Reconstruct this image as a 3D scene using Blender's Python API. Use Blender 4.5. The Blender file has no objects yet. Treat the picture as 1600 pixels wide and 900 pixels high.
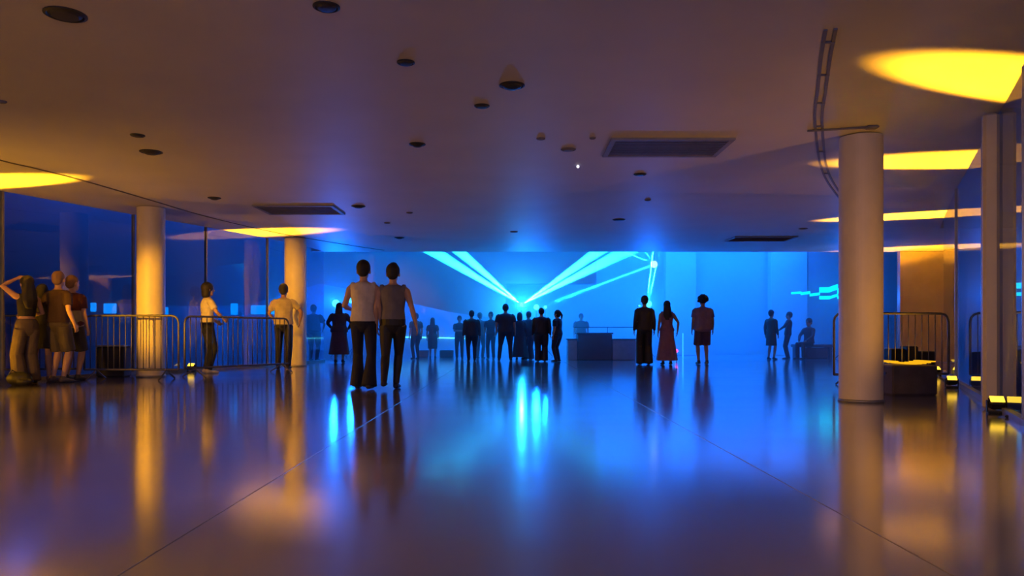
import bpy, math, random
from mathutils import Vector, Matrix
random.seed(7)
S = bpy.context.scene
C = bpy.context.collection
R = math.radians

# ------------------------------------------------------------------ camera
F, HOR, CAMZ, CEIL = 1200.0, 521.0, 0.78, 3.04
cam = bpy.data.cameras.new('camera'); cam.lens = 27.0; cam.sensor_width = 36
cam.shift_y = (HOR - 450) / 1600; cam.clip_end = 200
co = bpy.data.objects.new('camera', cam); C.objects.link(co)
co.location = (0, 0, CAMZ); co.rotation_euler = (R(90), 0, 0)
S.camera = co
# ------------------------------------------------------------------ world, exposure
w = bpy.data.worlds.new('world'); S.world = w; w.use_nodes = True
w.node_tree.nodes['Background'].inputs[0].default_value = (0.012, 0.014, 0.05, 1)
w.node_tree.nodes['Background'].inputs[1].default_value = 0.6
S.view_settings.view_transform = 'Standard'; S.view_settings.look = 'None'
S.view_settings.gamma = 1; S.view_settings.use_curve_mapping = False
S.view_settings.exposure = 0.24
S.cycles.use_denoising = True
S.cycles.max_bounces = 6; S.cycles.diffuse_bounces = 3; S.cycles.glossy_bounces = 3
S.cycles.transmission_bounces = 3; S.cycles.volume_bounces = 0; S.cycles.transparent_max_bounces = 10
S.cycles.sample_clamp_indirect = 6; S.cycles.adaptive_threshold = 0.03
S.cycles.caustics_reflective = False; S.cycles.caustics_refractive = False

BLUE = (0.003, 0.14, 1.0); CYAN = (0.01, 0.62, 1.0); AMBER = (1.0, 0.41, 0.008)

def FL(px, py):
    d = F * CAMZ / (py - HOR); return Vector(((px - 800) / F * d, d, 0))
def CE(px, py):
    d = F * (CEIL - CAMZ) / (HOR - py); return Vector(((px - 800) / F * d, d, CEIL))
def AT(px, py, d):
    return Vector(((px - 800) / F * d, d, CAMZ + (HOR - py) * d / F))

def lamp(name, kind, loc, energy, color, target=None, size=None, blend=0.3, radius=0.05, scale=None, roll=0, spread=None, sy=None):
    l = bpy.data.lights.new(name, kind); l.energy = energy; l.color = color
    if kind == 'SPOT':
        l.spot_size = R(size); l.spot_blend = blend; l.shadow_soft_size = radius
    elif kind == 'AREA':
        l.shape = 'RECTANGLE'; l.size = size; l.size_y = sy or size
        if spread: l.spread = R(spread)
    else:
        l.shadow_soft_size = radius
    o = bpy.data.objects.new(name, l); C.objects.link(o); o.location = loc
    if target is not None:
        q = (Vector(target) - Vector(loc)).to_track_quat('-Z', 'Y')
        o.rotation_euler = (q.to_matrix().to_4x4() @ Matrix.Rotation(R(roll), 4, 'Z')).to_euler()
    if scale: o.scale = scale
    return o

# ---- blue wash of the far hall: unseen area lamps added overhead, moving heads on stands
lamp('added_hall_wash', 'AREA', (3.0, 26.3, 6.3), 3600, BLUE, (3.0, 26.3, 0), 14, sy=.8, spread=80)
lamp('added_hall_wash', 'AREA', (-9.5, 26.3, 6.3), 430, BLUE, (-9.5, 26.3, 0), 7, sy=.8, spread=80)
lamp('added_hall_wash', 'AREA', (2, 22.6, 6.3), 1000, BLUE, (2, 22.8, 0), 20, sy=.6)
lamp('added_hall_wash', 'AREA', (-12, 23.5, 6.3), 115, BLUE, (-12, 23.5, 0), 8, sy=.6)
lamp('rear_fill_light', 'AREA', (-1.5, -5.6, 1.9), 165, (0.58, 0.50, 1.0), (-1.0, 6, 1.9), 9, sy=2.0)  # unseen fill added behind the camera to lift the foreground
# ---- laser fans, from the projector behind the crowd
LAS = AT(815, 476, 24.6)
def fan(px, py, d, en, size, blend=0.15, src=LAS, radius=0.01, col=CYAN, scale=None, roll=0):
    return lamp('laser_beam_light', 'SPOT', src, en, col, AT(px, py, d), size, blend, radius, scale, roll)
fan(680, 394, 23.2, 600000, 6.0)
fan(719, 394, 23.2, 600000, 6.0)
fan(933, 394, 23.2, 600000, 6.0)
fan(975, 394, 23.2, 600000, 6.0)
lamp('laser_glow', 'POINT', LAS + Vector((0, -.25, 0)), 260, (0.01, .3, 1), radius=.05)

# ------------------------------------------------------------------ materials
def nodes(m): return m.node_tree.nodes, m.node_tree.links
def mat(name, col, rough=0.6, metal=0.0, noise=0.12, nscale=8, bump=0.0, bscale=40, emis=None, estr=0, coat=0, spec=None, ior=None):
    m = bpy.data.materials.new(name); m.use_nodes = True
    n, l = nodes(m); b = n['Principled BSDF']
    b.inputs['Roughness'].default_value = rough; b.inputs['Metallic'].default_value = metal
    tc = n.new('ShaderNodeTexCoord'); nz = n.new('ShaderNodeTexNoise'); nz.inputs['Scale'].default_value = nscale
    nz.inputs['Detail'].default_value = 3
    l.new(tc.outputs['Object'], nz.inputs['Vector'])
    cr = n.new('ShaderNodeValToRGB')
    cr.color_ramp.elements[0].position = 0.3; cr.color_ramp.elements[1].position = 0.7
    cr.color_ramp.elements[0].color = tuple(c * (1 - noise) for c in col) + (1,)
    cr.color_ramp.elements[1].color = tuple(min(1, c * (1 + noise)) for c in col) + (1,)
    l.new(nz.outputs['Fac'], cr.inputs['Fac']); l.new(cr.outputs['Color'], b.inputs['Base Color'])
    if bump:
        bn = n.new('ShaderNodeTexNoise'); bn.inputs['Scale'].default_value = bscale
        l.new(tc.outputs['Object'], bn.inputs['Vector'])
        bp = n.new('ShaderNodeBump'); bp.inputs['Strength'].default_value = bump; bp.inputs['Distance'].default_value = 0.01
        l.new(bn.outputs['Fac'], bp.inputs['Height']); l.new(bp.outputs['Normal'], b.inputs['Normal'])
    if emis:
        b.inputs['Emission Color'].default_value = emis + (1,); b.inputs['Emission Strength'].default_value = estr
    if coat: b.inputs['Coat Weight'].default_value = coat; b.inputs['Coat Roughness'].default_value = 0.1
    if ior: b.inputs['IOR'].default_value = ior
    return m

M = {}
def floor_material():
    m = bpy.data.materials.new('polished_floor'); m.use_nodes = True
    n, l = nodes(m); b = n['Principled BSDF']
    tc = n.new('ShaderNodeTexCoord')
    a = n.new('ShaderNodeTexNoise'); a.inputs['Scale'].default_value = 0.9; a.inputs['Detail'].default_value = 5
    s = n.new('ShaderNodeTexNoise'); s.inputs['Scale'].default_value = 60; s.inputs['Detail'].default_value = 2
    mp = n.new('ShaderNodeMapping'); mp.inputs['Scale'].default_value = (0.35, 1.6, 1)
    l.new(tc.outputs['Object'], mp.inputs['Vector'])
    st = n.new('ShaderNodeTexNoise'); st.inputs['Scale'].default_value = 1.3; st.inputs['Detail'].default_value = 6
    l.new(mp.outputs['Vector'], st.inputs['Vector'])
    l.new(tc.outputs['Object'], a.inputs['Vector']); l.new(tc.outputs['Object'], s.inputs['Vector'])
    mx = n.new('ShaderNodeMix'); mx.data_type = 'FLOAT'; mx.inputs['Factor'].default_value = 0.45
    l.new(a.outputs['Fac'], mx.inputs[2]); l.new(s.outputs['Fac'], mx.inputs[3])
    cr = n.new('ShaderNodeValToRGB')
    cr.color_ramp.elements[0].position = 0.35; cr.color_ramp.elements[1].position = 0.65
    cr.color_ramp.elements[0].color = (0.22, 0.205, 0.19, 1); cr.color_ramp.elements[1].color = (0.33, 0.31, 0.29, 1)
    l.new(mx.outputs[0], cr.inputs['Fac']); l.new(cr.outputs['Color'], b.inputs['Base Color'])
    rr = n.new('ShaderNodeMapRange'); rr.inputs[1].default_value = 0.3; rr.inputs[2].default_value = 0.7
    rr.inputs[3].default_value = 0.10; rr.inputs[4].default_value = 0.18
    l.new(st.outputs['Fac'], rr.inputs[0]); l.new(rr.outputs[0], b.inputs['Roughness'])
    b.inputs['IOR'].default_value = 2.9; b.inputs['Coat Weight'].default_value = 0.9; b.inputs['Coat IOR'].default_value = 1.9; b.inputs['Coat Roughness'].default_value = 0.12
    bp = n.new('ShaderNodeBump'); bp.inputs['Strength'].default_value = 0.05; bp.inputs['Distance'].default_value = 0.03
    l.new(st.outputs['Fac'], bp.inputs['Height']); l.new(bp.outputs['Normal'], b.inputs['Normal'])
    return m
M['floor'] = floor_material()
M['ceiling'] = mat('ceiling_plaster', (0.62, 0.60, 0.58), 0.55, noise=0.04, nscale=1.2, bump=0.08, bscale=30)
M['wall'] = mat('white_wall_paint', (0.66, 0.66, 0.66), 0.7, noise=0.05, nscale=0.8)
M['ramp'] = mat('ramp_concrete_paint', (0.42, 0.42, 0.44), 0.8, noise=0.08, nscale=0.7)
M['brown_wall'] = mat('brown_panel', (0.30, 0.23, 0.21), 0.35, noise=0.1, nscale=2)
M['column'] = mat('column_paint', (0.66, 0.60, 0.50), 0.5, noise=0.05, nscale=3, bump=0.05)
M['dark'] = mat('dark_plastic', (0.02, 0.02, 0.024), 0.5)
M['black'] = mat('black_case', (0.012, 0.012, 0.015), 0.6)
M['groove'] = mat('ceiling_joint_dark', (0.10, 0.08, 0.07), 0.8)
M['vent'] = mat('vent_metal', (0.15, 0.15, 0.20), 0.6)
M['ventw'] = mat('vent_frame_metal', (0.22, 0.22, 0.27), 0.6)
M['steel'] = mat('galvanised_steel', (0.13, 0.13, 0.15), 0.5, metal=0.5, noise=0.15, nscale=12)
M['mullion'] = mat('mullion_aluminium', (0.26, 0.26, 0.28), 0.4, metal=0.4)
M['joint'] = mat('floor_joint_metal', (0.55, 0.50, 0.40), 0.25, metal=0.6)
M['crate'] = mat('fabric_crate', (0.075, 0.06, 0.07), 0.85, bump=0.3, bscale=80)
M['pale'] = mat('pale_tray', (0.72, 0.66, 0.5), 0.6)
M['desk_dark'] = mat('desk_dark', (0.05, 0.05, 0.07), 0.6)
M['desk_light'] = mat('desk_light', (0.30, 0.31, 0.34), 0.6)
def emit(name, col, s):
    m = bpy.data.materials.new(name); m.use_nodes = True; n, l = nodes(m); n.remove(n['Principled BSDF'])
    e = n.new('ShaderNodeEmission'); e.inputs[0].default_value = col + (1,); e.inputs[1].default_value = s
    l.new(e.outputs[0], n['Material Output'].inputs[0]); return m
M['amber_lens'] = emit('amber_lens', (1.0, 0.60, 0.04), 2.2)
M['amber_tray_glow'] = emit('amber_tray_glow', (1.0, 0.45, 0.01), 0.9)  # glow stands in for amber light falling on the tray
M['blue_lens'] = emit('blue_lens', (0.05, 0.65, 1.0), 4)
M['soft_glow'] = emit('soft_blue_glow', (0.0, 0.30, 1.0), 1.3)
M['red_lens'] = emit('red_lens', (1.0, 0.05, 0.25), 3)
M['white_lens'] = emit('white_lens', (0.9, 0.85, 1.0), 1.4)
def glass_material():
    m = bpy.data.materials.new('facade_glass'); m.use_nodes = True; n, l = nodes(m); n.remove(n['Principled BSDF'])
    g = n.new('ShaderNodeBsdfGlossy'); g.inputs['Roughness'].default_value = 0.02; g.inputs['Color'].default_value = (0.85, 0.88, 0.95, 1)
    t = n.new('ShaderNodeBsdfTransparent'); t.inputs['Color'].default_value = (0.8, 0.85, 0.95, 1)
    fr = n.new('ShaderNodeFresnel'); fr.inputs['IOR'].default_value = 1.9
    ge = n.new('ShaderNodeNewGeometry'); iv = n.new('ShaderNodeMath'); iv.operation = 'SUBTRACT'; iv.inputs[0].default_value = 1
    l.new(ge.outputs['Backfacing'], iv.inputs[1]); mu = n.new('ShaderNodeMath'); mu.operation = 'MULTIPLY'; l.new(iv.outputs[0], mu.inputs[0]); l.new(fr.outputs[0], mu.inputs[1])
    mx = n.new('ShaderNodeMixShader'); l.new(mu.outputs[0], mx.inputs[0]); l.new(t.outputs[0], mx.inputs[1]); l.new(g.outputs[0], mx.inputs[2])
    l.new(mx.outputs[0], n['Material Output'].inputs[0]); return m
M['glass'] = glass_material()
def haze_material(name, dens):
    m = bpy.data.materials.new(name); m.use_nodes = True; n, l = nodes(m); n.remove(n['Principled BSDF'])
    v = n.new('ShaderNodeVolumeScatter'); v.inputs['Density'].default_value = dens; v.inputs['Anisotropy'].default_value = 0.15
    v.inputs['Color'].default_value = (0.95, 0.97, 1, 1)
    l.new(v.outputs[0], n['Material Output'].inputs['Volume']); return m

# ------------------------------------------------------------------ mesh kit
class MB:
    def __init__(s): s.v = []; s.f = []
    def add(s, vs, fs):
        k = len(s.v); s.v += [tuple(v) for v in vs]; s.f += [tuple(i + k for i in f) for f in fs]; return s
    def box(s, c, size, rz=0.0, bev=0.0, mtx=None):
        x, y, z = (q / 2 for q in size); b = min(bev, x * .9, y * .9, z * .9)
        T = Matrix.Translation(c) @ (mtx.to_4x4() if mtx else Matrix.Rotation(rz, 4, 'Z'))
        if b <= 0:
            vs = [(i, j, k) for k in (-z, z) for j in (-y, y) for i in (-x, x)]
            fs = [(0, 2, 3, 1), (4, 5, 7, 6), (0, 1, 5, 4), (2, 6, 7, 3), (0, 4, 6, 2), (1, 3, 7, 5)]
        else:
            def ring(xx, yy, zz):
                c_ = b
                return [(xx, -yy + c_, zz), (xx, yy - c_, zz), (xx - c_, yy, zz), (-xx + c_, yy, zz), (-xx, yy - c_, zz), (-xx, -yy + c_, zz), (-xx + c_, -yy, zz), (xx - c_, -yy, zz)]
            rs = [ring(x - b, y - b, -z), ring(x, y, -z + b), ring(x, y, z - b), ring(x - b, y - b, z)]
            vs = [p for r in rs for p in r]
            fs = [tuple(range(7, -1, -1)), tuple(range(24, 32))]
            for r in range(3):
                for i in range(8): fs.append((r * 8 + i, r * 8 + (i + 1) % 8, r * 8 + 8 + (i + 1) % 8, r * 8 + 8 + i))
        return s.add([T @ Vector(p) for p in vs], fs)
    def tube(s, path, rad, seg=10, side=(1, 0, 0), dome=0.5, wob=None):
        path = [Vector(p) for p in path]; n = len(path)
        if not isinstance(rad, (list, tuple)): rad = [rad] * n
        rad = [(r, r) if not isinstance(r, (list, tuple)) else r for r in rad]
        tang = []
        for i in range(n):
            t = path[min(i + 1, n - 1)] - path[max(i - 1, 0)]
            tang.append(t.normalized() if t.length > 1e-9 else Vector((0, 0, 1)))
        rings = []
        def ring(p, t, a, b):
            sd = Vector(side); sd = sd - t * sd.dot(t)
            if sd.length < 1e-3: sd = Vector((0, 1, 0)) - t * t.y
            sd.normalize(); up = t.cross(sd)
            out = []
            for k in range(seg):
                th = 2 * math.pi * k / seg; m = 1 + (wob(p, th) if wob else 0)
                out.append(p + sd * (a * m * math.cos(th)) + up * (b * m * math.sin(th)))
            return out
        if dome: rings.append(ring(path[0] - tang[0] * min(rad[0]) * dome, tang[0], rad[0][0] * .6, rad[0][1] * .6))
        for p, t, (a, b) in zip(path, tang, rad): rings.append(ring(p, t, a, b))
        if dome: rings.append(ring(path[-1] + tang[-1] * min(rad[-1]) * dome, tang[-1], rad[-1][0] * .6, rad[-1][1] * .6))
        vs = [p for r in rings for p in r]; fs = []
        for r in range(len(rings) - 1):
            for i in range(seg): fs.append((r * seg + i, r * seg + (i + 1) % seg, (r + 1) * seg + (i + 1) % seg, (r + 1) * seg + i))
        fs.append(tuple(range(seg - 1, -1, -1))); fs.append(tuple(range((len(rings) - 1) * seg, len(rings) * seg)))
        return s.add(vs, fs)
    def ell(s, c, r, seg=14, rings=9, mtx=None, jit=0):
        c = Vector(c); T = mtx or Matrix.Identity(3); vs = [c + T @ Vector((0, 0, -r[2]))]
        for i in range(1, rings):
            ph = -math.pi / 2 + math.pi * i / rings
            for k in range(seg):
                th = 2 * math.pi * k / seg; j = 1 + random.uniform(-jit, jit)
                vs.append(c + T @ Vector((r[0] * math.cos(ph) * math.cos(th) * j, r[1] * math.cos(ph) * math.sin(th) * j, r[2] * math.sin(ph) * j)))
        vs.append(c + T @ Vector((0, 0, r[2]))); L = len(vs) - 1
        fs = [(0, 1 + (k + 1) % seg, 1 + k) for k in range(seg)]
        for i in range(rings - 2):
            for k in range(seg):
                a = 1 + i * seg; fs.append((a + k, a + (k + 1) % seg, a + seg + (k + 1) % seg, a + seg + k))
        a = 1 + (rings - 2) * seg
        fs += [(a + k, a + (k + 1) % seg, L) for k in range(seg)]
        return s.add(vs, fs)
    def prism(s, pts, z0, z1):
        n = len(pts); vs = [(p[0], p[1], z0) for p in pts] + [(p[0], p[1], z1) for p in pts]
        fs = [tuple(range(n - 1, -1, -1)), tuple(range(n, 2 * n))] + [(i, (i + 1) % n, n + (i + 1) % n, n + i) for i in range(n)]
        return s.add(vs, fs)
    def lathe(s, prof, c=(0, 0, 0), seg=32):
        c = Vector(c); vs = []; fs = []
        for r, z in prof:
            for k in range(seg):
                th = 2 * math.pi * k / seg; vs.append(c + Vector((r * math.cos(th), r * math.sin(th), z)))
        for i in range(len(prof) - 1):
            for k in range(seg): fs.append((i * seg + k, i * seg + (k + 1) % seg, (i + 1) * seg + (k + 1) % seg, (i + 1) * seg + k))
        fs.append(tuple(range(seg - 1, -1, -1))); fs.append(tuple(range((len(prof) - 1) * seg, len(prof) * seg)))
        return s.add(vs, fs)
    def build(s, name, m, parent=None, smooth=False, voxel=0, origin=None):
        me = bpy.data.meshes.new(name)
        vs = s.v if origin is None else [(a - origin[0], b - origin[1], c - origin[2]) for a, b, c in s.v]
        me.from_pydata(vs, [], s.f); me.validate(); me.update()
        o = bpy.data.objects.new(name, me); C.objects.link(o)
        if origin is not None: o.location = origin
        if voxel:
            r = o.modifiers.new('r', 'REMESH'); r.mode = 'VOXEL'; r.voxel_size = voxel
            sm = o.modifiers.new('s', 'SMOOTH'); sm.factor = 0.5; sm.iterations = 3
            dg = bpy.context.evaluated_depsgraph_get(); nm = bpy.data.meshes.new_from_object(o.evaluated_get(dg))
            o.modifiers.clear(); o.data = nm; nm.name = name; smooth = True
        if smooth:
            o.data.polygons.foreach_set('use_smooth', [True] * len(o.data.polygons))
        o.data.materials.clear(); o.data.materials.append(M[m] if isinstance(m, str) else m)
        if parent: o.parent = parent
        return o
def thing(name, label, cat, loc=(0, 0, 0), rz=0, group=None):
    o = bpy.data.objects.new(name, None); C.objects.link(o); o.location = loc; o.rotation_euler = (0, 0, rz)
    o['label'] = label; o['category'] = cat
    if group: o['group'] = group
    return o
def tag(o, label, cat, group=None):
    o['label'] = label; o['category'] = cat
    if group: o['group'] = group
    return o
def struct(o, label=None):
    o['kind'] = 'structure'
    if label: o['label'] = label
    return o
def copy_tree(o, parent=None):
    c = o.copy(); C.objects.link(c); c.parent = parent
    for ch in o.children: copy_tree(ch, c)
    return c

# ------------------------------------------------------------------ the setting
LIP = F * (CEIL - CAMZ) / (HOR - 393)
WALLY = 27.5
struct(MB().box((0, 11, -0.1), (60, 52, 0.2)).build('floor', 'floor'), 'polished grey concrete floor mirroring the amber and blue light')
for i, x in enumerate((-1.27, 1.42)):
    struct(MB().box((x, 9.5, 0.001), (0.004, 23, 0.002)).build('trim_%d' % (i + 1), 'joint'), 'thin metal joint strip in the polished floor, %s of the two' % ('left' if x < 0 else 'right'))

left_edge = [(-9.3, -6), (-9.3, 2), (-9.1, 7), (-8.7, 10), (-8.1, 12.2), (-7.2, 14.6), (-6.5, 16.3), (-5.8, 18.2), (-5.35, 19.8), (-5.2, LIP)]
right_edge = [(13.4, LIP), (13.4, 16.5), (9.2, 16.5), (8.44, 15.0), (6.95, 12.0), (5.53, 9.0), (4.35, 6.5), (3.4, 4.2), (2.9, 2.0), (2.8, -6)]
struct(MB().prism(left_edge + right_edge, CEIL, CEIL + 0.35).build('ceiling', 'ceiling'), 'low plain plaster ceiling over the whole foreground hall')
struct(MB().box((3.2, LIP + 0.1, 4.9), (17.5, 0.2, 3.7)).build('wall_atrium_front', 'wall'), 'fascia wall rising above the edge of the low ceiling')
# far hall
struct(MB().box((1, WALLY + 0.15, 3.4), (42, 0.3, 6.8)).build('wall_back', 'wall'), 'far wall of the blue hall behind the crowd')
struct(MB().box((1, 24.2, 6.9), (42, 6.0, 0.2)).build('ceiling_far_hall', 'ramp'), 'high ceiling over the far blue hall')
struct(MB().box((-20, 24.2, 3.4), (0.3, 6, 6.8)).build('wall_left', 'ramp'))
struct(MB().box((22, 24.2, 3.4), (0.3, 6, 6.8)).build('wall_right', 'ramp'))
# curved ramp soffit at left, lower edge traced in metres from its own distance
low = [(-260, 470), (180, 474), (300, 478), (385, 477), (440, 461), (500, 443), (560, 455), (640, 473), (700, 487), (745, 494), (790, 500)]
dd = [25.0, 25.0, 25.05, 25.05, 25.05, 25.0, 24.95, 24.95, 25.0, 25.1, 25.2]
mb = MB(); fr = [AT(p[0], p[1], d) for p, d in zip(low, dd)]; n = len(fr)
top = [5.4] * (n - 3) + [4.6, 3.6, 2.6]
vs = [tuple(p) for p in fr] + [(p.x, p.y + .4, p.z + .06) for p in fr] + [(p.x, p.y + .4, t) for p, t in zip(fr, top)] + [(p.x, p.y, t) for p, t in zip(fr, top)]
fs = []
for k in range(4):
    for i in range(n - 1): fs.append((k * n + i, k * n + i + 1, ((k + 1) % 4) * n + i + 1, ((k + 1) % 4) * n + i))
fs += [(0, n, 2 * n, 3 * n), (n - 1, 4 * n - 1, 3 * n - 1, 2 * n - 1)]
struct(mb.add(vs, fs).build('wall_ramp', 'ramp'), 'curved ramp soffit sweeping down behind the crowd')
a, b = AT(744, 443, 25.1), AT(932, 443, 25.1)
struct(MB().box(((a.x + b.x) / 2, 25.35, (a.z + 5.6) / 2), (b.x - a.x, .5, 5.6 - a.z)).build('wall_balcony', 'ramp'), 'straight balcony front hanging behind the laser fans')
# thin light line along the wall at left
a, b = AT(600, 526, 27.46), AT(742, 529, 27.46)
o = MB().tube([a, b], 0.02, 6).build('light_strip', emit('strip_blue', (0.1, 0.8, 1.0), 4)); tag(o, 'thin glowing cyan light strip low along the far wall', 'light strip')
# wall panels at the right of the far hall
for i, (x0, x1, y0, dpt) in enumerate(((1040, 1088, 380, 27.1), (1205, 1262, 380, 27.0))):
    a, b = AT(x0, y0, dpt), AT(x1, y0, dpt)
    struct(MB().box(((a.x + b.x) / 2, dpt + .2, 2.6), (b.x - a.x, .4, 5.2), bev=.02).build('trim_%d' % (i + 3), 'wall'), 'tall pier standing proud of the far wall, %s of the two' % ('left' if i == 0 else 'right'))
# haze filling the far hall and, thinner, the room in front
h = MB().box((1, (LIP + .2 + WALLY) / 2, 3.4), (41.6, WALLY - LIP - .2, 6.8)).build('haze', haze_material('haze_dense', 0.14))
h['kind'] = 'stuff'; h['label'] = 'blue stage haze hanging in the far hall'; h['category'] = 'haze'

h = MB().prism(left_edge + right_edge, 0.004, CEIL - .004).build('haze', haze_material('haze_thin', 0.011))
h['kind'] = 'stuff'; h['label'] = 'thin haze drifting through the low foreground hall'; h['category'] = 'haze'
# façades: glass panes between mullions, each pane a thing of the wall
def facade(name, pts, npane, label, paneskip=()):
    root = bpy.data.objects.new(name, None); C.objects.link(root); struct(root, label)
    for i in range(len(pts) - 1):
        a, b = Vector(pts[i] + (0,)), Vector(pts[i + 1] + (0,)); k = max(1, round((b - a).length / npane)); d = (b - a) / k
        rz = math.atan2(d.y, d.x)
        for j in range(k):
            c = a + d * (j + .5)
            MB().box((c.x, c.y, CEIL / 2), (d.length - .03, .02, CEIL - .006), rz).build('pane', 'glass', root)
            q = a + d * j
            MB().box((q.x, q.y, CEIL / 2), (.03, .06, CEIL), rz).build('mullion', 'mullion', root)
        m = (a + b) / 2
        MB().box((m.x, m.y, 0.03), ((b - a).length, .09, .06), rz).build('bottom_rail', 'mullion', root)
    return root
facade('wall_glass_left', left_edge[2:], 2.6, 'curved glass wall with thin mullions behind the left barriers')
facade('wall_glass_right', right_edge[3:-2][::-1], 3.3, 'slanting glass wall with thin mullions on the right')
struct(MB().box((14, 4, 2), (.3, 30, 4)).build('wall_outer_right', 'dark'))
struct(MB().box((-16, 4, 2.5), (.3, 36, 5)).build('wall_outer_left', 'dark'))
a, b = AT(1407, 500, 21.0), AT(1497, 500, 21.0)
struct(MB().box(((a.x + b.x) / 2, 21.1, CEIL / 2), (b.x - a.x, .16, CEIL - .02)).build('wall_panel_right', 'brown_wall'), 'brown panelled bay at the end of the right glass wall')
struct(MB().box((0, -6.1, 1.6), (24, .2, 3.2)).build('wall_behind', 'wall'))

# columns
for (px, py, wpx, lab) in ((1360, 630, 66, 'thick round column in front of the crate on the right'),
                           (226, 590, 42, 'round column lit bright amber behind the left barrier'),
                           (457, 573, 34, 'round column lit amber behind the man in the beige shirt')):
    p = FL(px, py); r = wpx / F * p.y / 2
    t = thing('column', lab, 'column', (p.x, p.y + r, 0))
    MB().lathe([(r, .0), (r, CEIL - .012)], seg=48).build('shaft', 'column', t, smooth=False)
    MB().lathe([(r + .012, 0.0), (r + .012, .03), (r + .002, .034)], seg=48).build('base_ring', 'mullion', t)
    for pl in t.children[0].data.polygons: pl.use_smooth = len(pl.vertices) == 4
# slim facade post
p = FL(1556, 645)
o = MB().box((0, 0, CEIL / 2), (.15, .14, CEIL - .004), bev=.03).build('facade_post', M['column'])
o.location = (p.x + .16, p.y + .34, 0); o.rotation_euler = (0, 0, R(-25)); tag(o, 'slim pale post standing against the right glass wall', 'post')

# ceiling joint line
def strip(pts, wd, z0, z1):
    mb = MB(); n = len(pts); vs = []
    P = [Vector((p[0], p[1], 0)) for p in pts]
    for i in range(n):
        t = (P[min(i + 1, n - 1)] - P[max(i - 1, 0)]).normalized(); s = Vector((-t.y, t.x, 0)) * wd / 2
        for q, z in ((P[i] - s, z0), (P[i] + s, z0), (P[i] + s, z1), (P[i] - s, z1)): vs.append((q.x, q.y, z))
    fs = [(3, 2, 1, 0), (4 * n - 4, 4 * n - 3, 4 * n - 2, 4 * n - 1)]
    for i in range(n - 1):
        for k in range(4): fs.append((4 * i + k, 4 * i + (k + 1) % 4, 4 * i + 4 + (k + 1) % 4, 4 * i + 4 + k))
    return mb.add(vs, fs)
def smoothpts(pts, k=6):
    out = []; n = len(pts)
    for i in range(n - 1):
        p0, p1, p2, p3 = (Vector(pts[max(0, min(n - 1, i + j))]) for j in (-1, 0, 1, 2))
        for s in range(k):
            t = s / k
            out.append(.5 * ((2 * p1) + (p2 - p0) * t + (2 * p0 - 5 * p1 + 4 * p2 - p3) * t * t + (3 * p1 - p0 - 3 * p2 + p3) * t ** 3))
    out.append(Vector(pts[-1])); return out
gp = [CE(*q) for q in ((-160, 205), (0, 250), (60, 264), (130, 282), (230, 311), (330, 340), (440, 365), (540, 382), (600, 391))]
struct(strip(smoothpts([g.to_2d().to_3d() for g in gp]), .045, CEIL - .006, CEIL + .01).build('trim_5', 'groove'), 'dark curved joint line along the left side of the ceiling')

# ceiling vents
def vent(x0, x1, y0, y1, lab, slats):
    a, b = CE(x0, y1), CE(x1, y0); a0 = CE(x0, y0)
    wd = (x1 - x0) / F * (a.y + b.y) / 2; dp = abs(b.y - a.y); c = Vector((((x0 + x1) / 2 - 800) / F * (a.y + b.y) / 2, (a.y + b.y) / 2, CEIL))
    t = thing('ceiling_vent', lab, 'vent', c)
    fb = MB()
    for sx in (-1, 1): fb.box((sx * (wd / 2 - .03), 0, -.012), (.06, dp, .025))
    for sy in (-1, 1): fb.box((0, sy * (dp / 2 - .03), -.012), (wd - .12, .06, .025))
    fb.build('frame', 'ventw', t)
    MB().box((0, 0, -.003), (wd - .12, dp - .12, .006)).build('backing', 'vent', t)
    s0 = None
    for i in range(slats):
        y = -dp / 2 + .08 + (dp - .16) * (i + .5) / slats
        if s0 is None: s0 = MB().box((0, 0, 0), (wd - .12, (dp - .16) / slats * .8, .006), mtx=Matrix.Rotation(R(8), 3, 'X')).build('slat', 'vent', t); o = s0
        else: o = s0.copy(); C.objects.link(o)
        o.location = (0, y, -.016)
vent(948, 1133, 215, 243, 'wide dark air vent right of the ceiling centre, nearest of the three', 9)
vent(408, 530, 320, 334, 'dark air vent in the ceiling left of centre, above the walking couple', 9)
vent(1140, 1237, 369, 376, 'faint air vent far back near the ceiling edge, right of the lasers', 7)

# ceiling fixtures
def downlight(px, py, wpx, lab, kind):
    p = CE(px, py); r = wpx / F * p.y / 2
    nm, cat = {'dome': ('ceiling_speaker', 'speaker'), 'flat': ('ceiling_downlight', 'downlight'), 'det': ('smoke_detector', 'smoke detector')}[kind]
    t = thing(nm, lab, cat, p)
    MB().lathe([(r, 0), (r, -.008), (r * .86, -.014), (r * .8, -.004)][::-1], seg=24).build('rim', 'vent' if kind == 'det' else 'dark', t)
    if kind == 'dome':
        MB().lathe([(r * .15, -.04), (r * .45, -.034), (r * .72, -.018), (r * .8, -.004)], seg=20).build('cone', 'dark', t)
    elif kind == 'flat':
        MB().lathe([(r * .3, -.022), (r * .62, -.02), (r * .78, -.006)], seg=20).build('lens', 'dark', t)
    else:
        MB().lathe([(r * .3, -.022), (r * .6, -.02), (r * .75, -.006)], seg=20).build('housing', 'vent', t)
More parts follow.
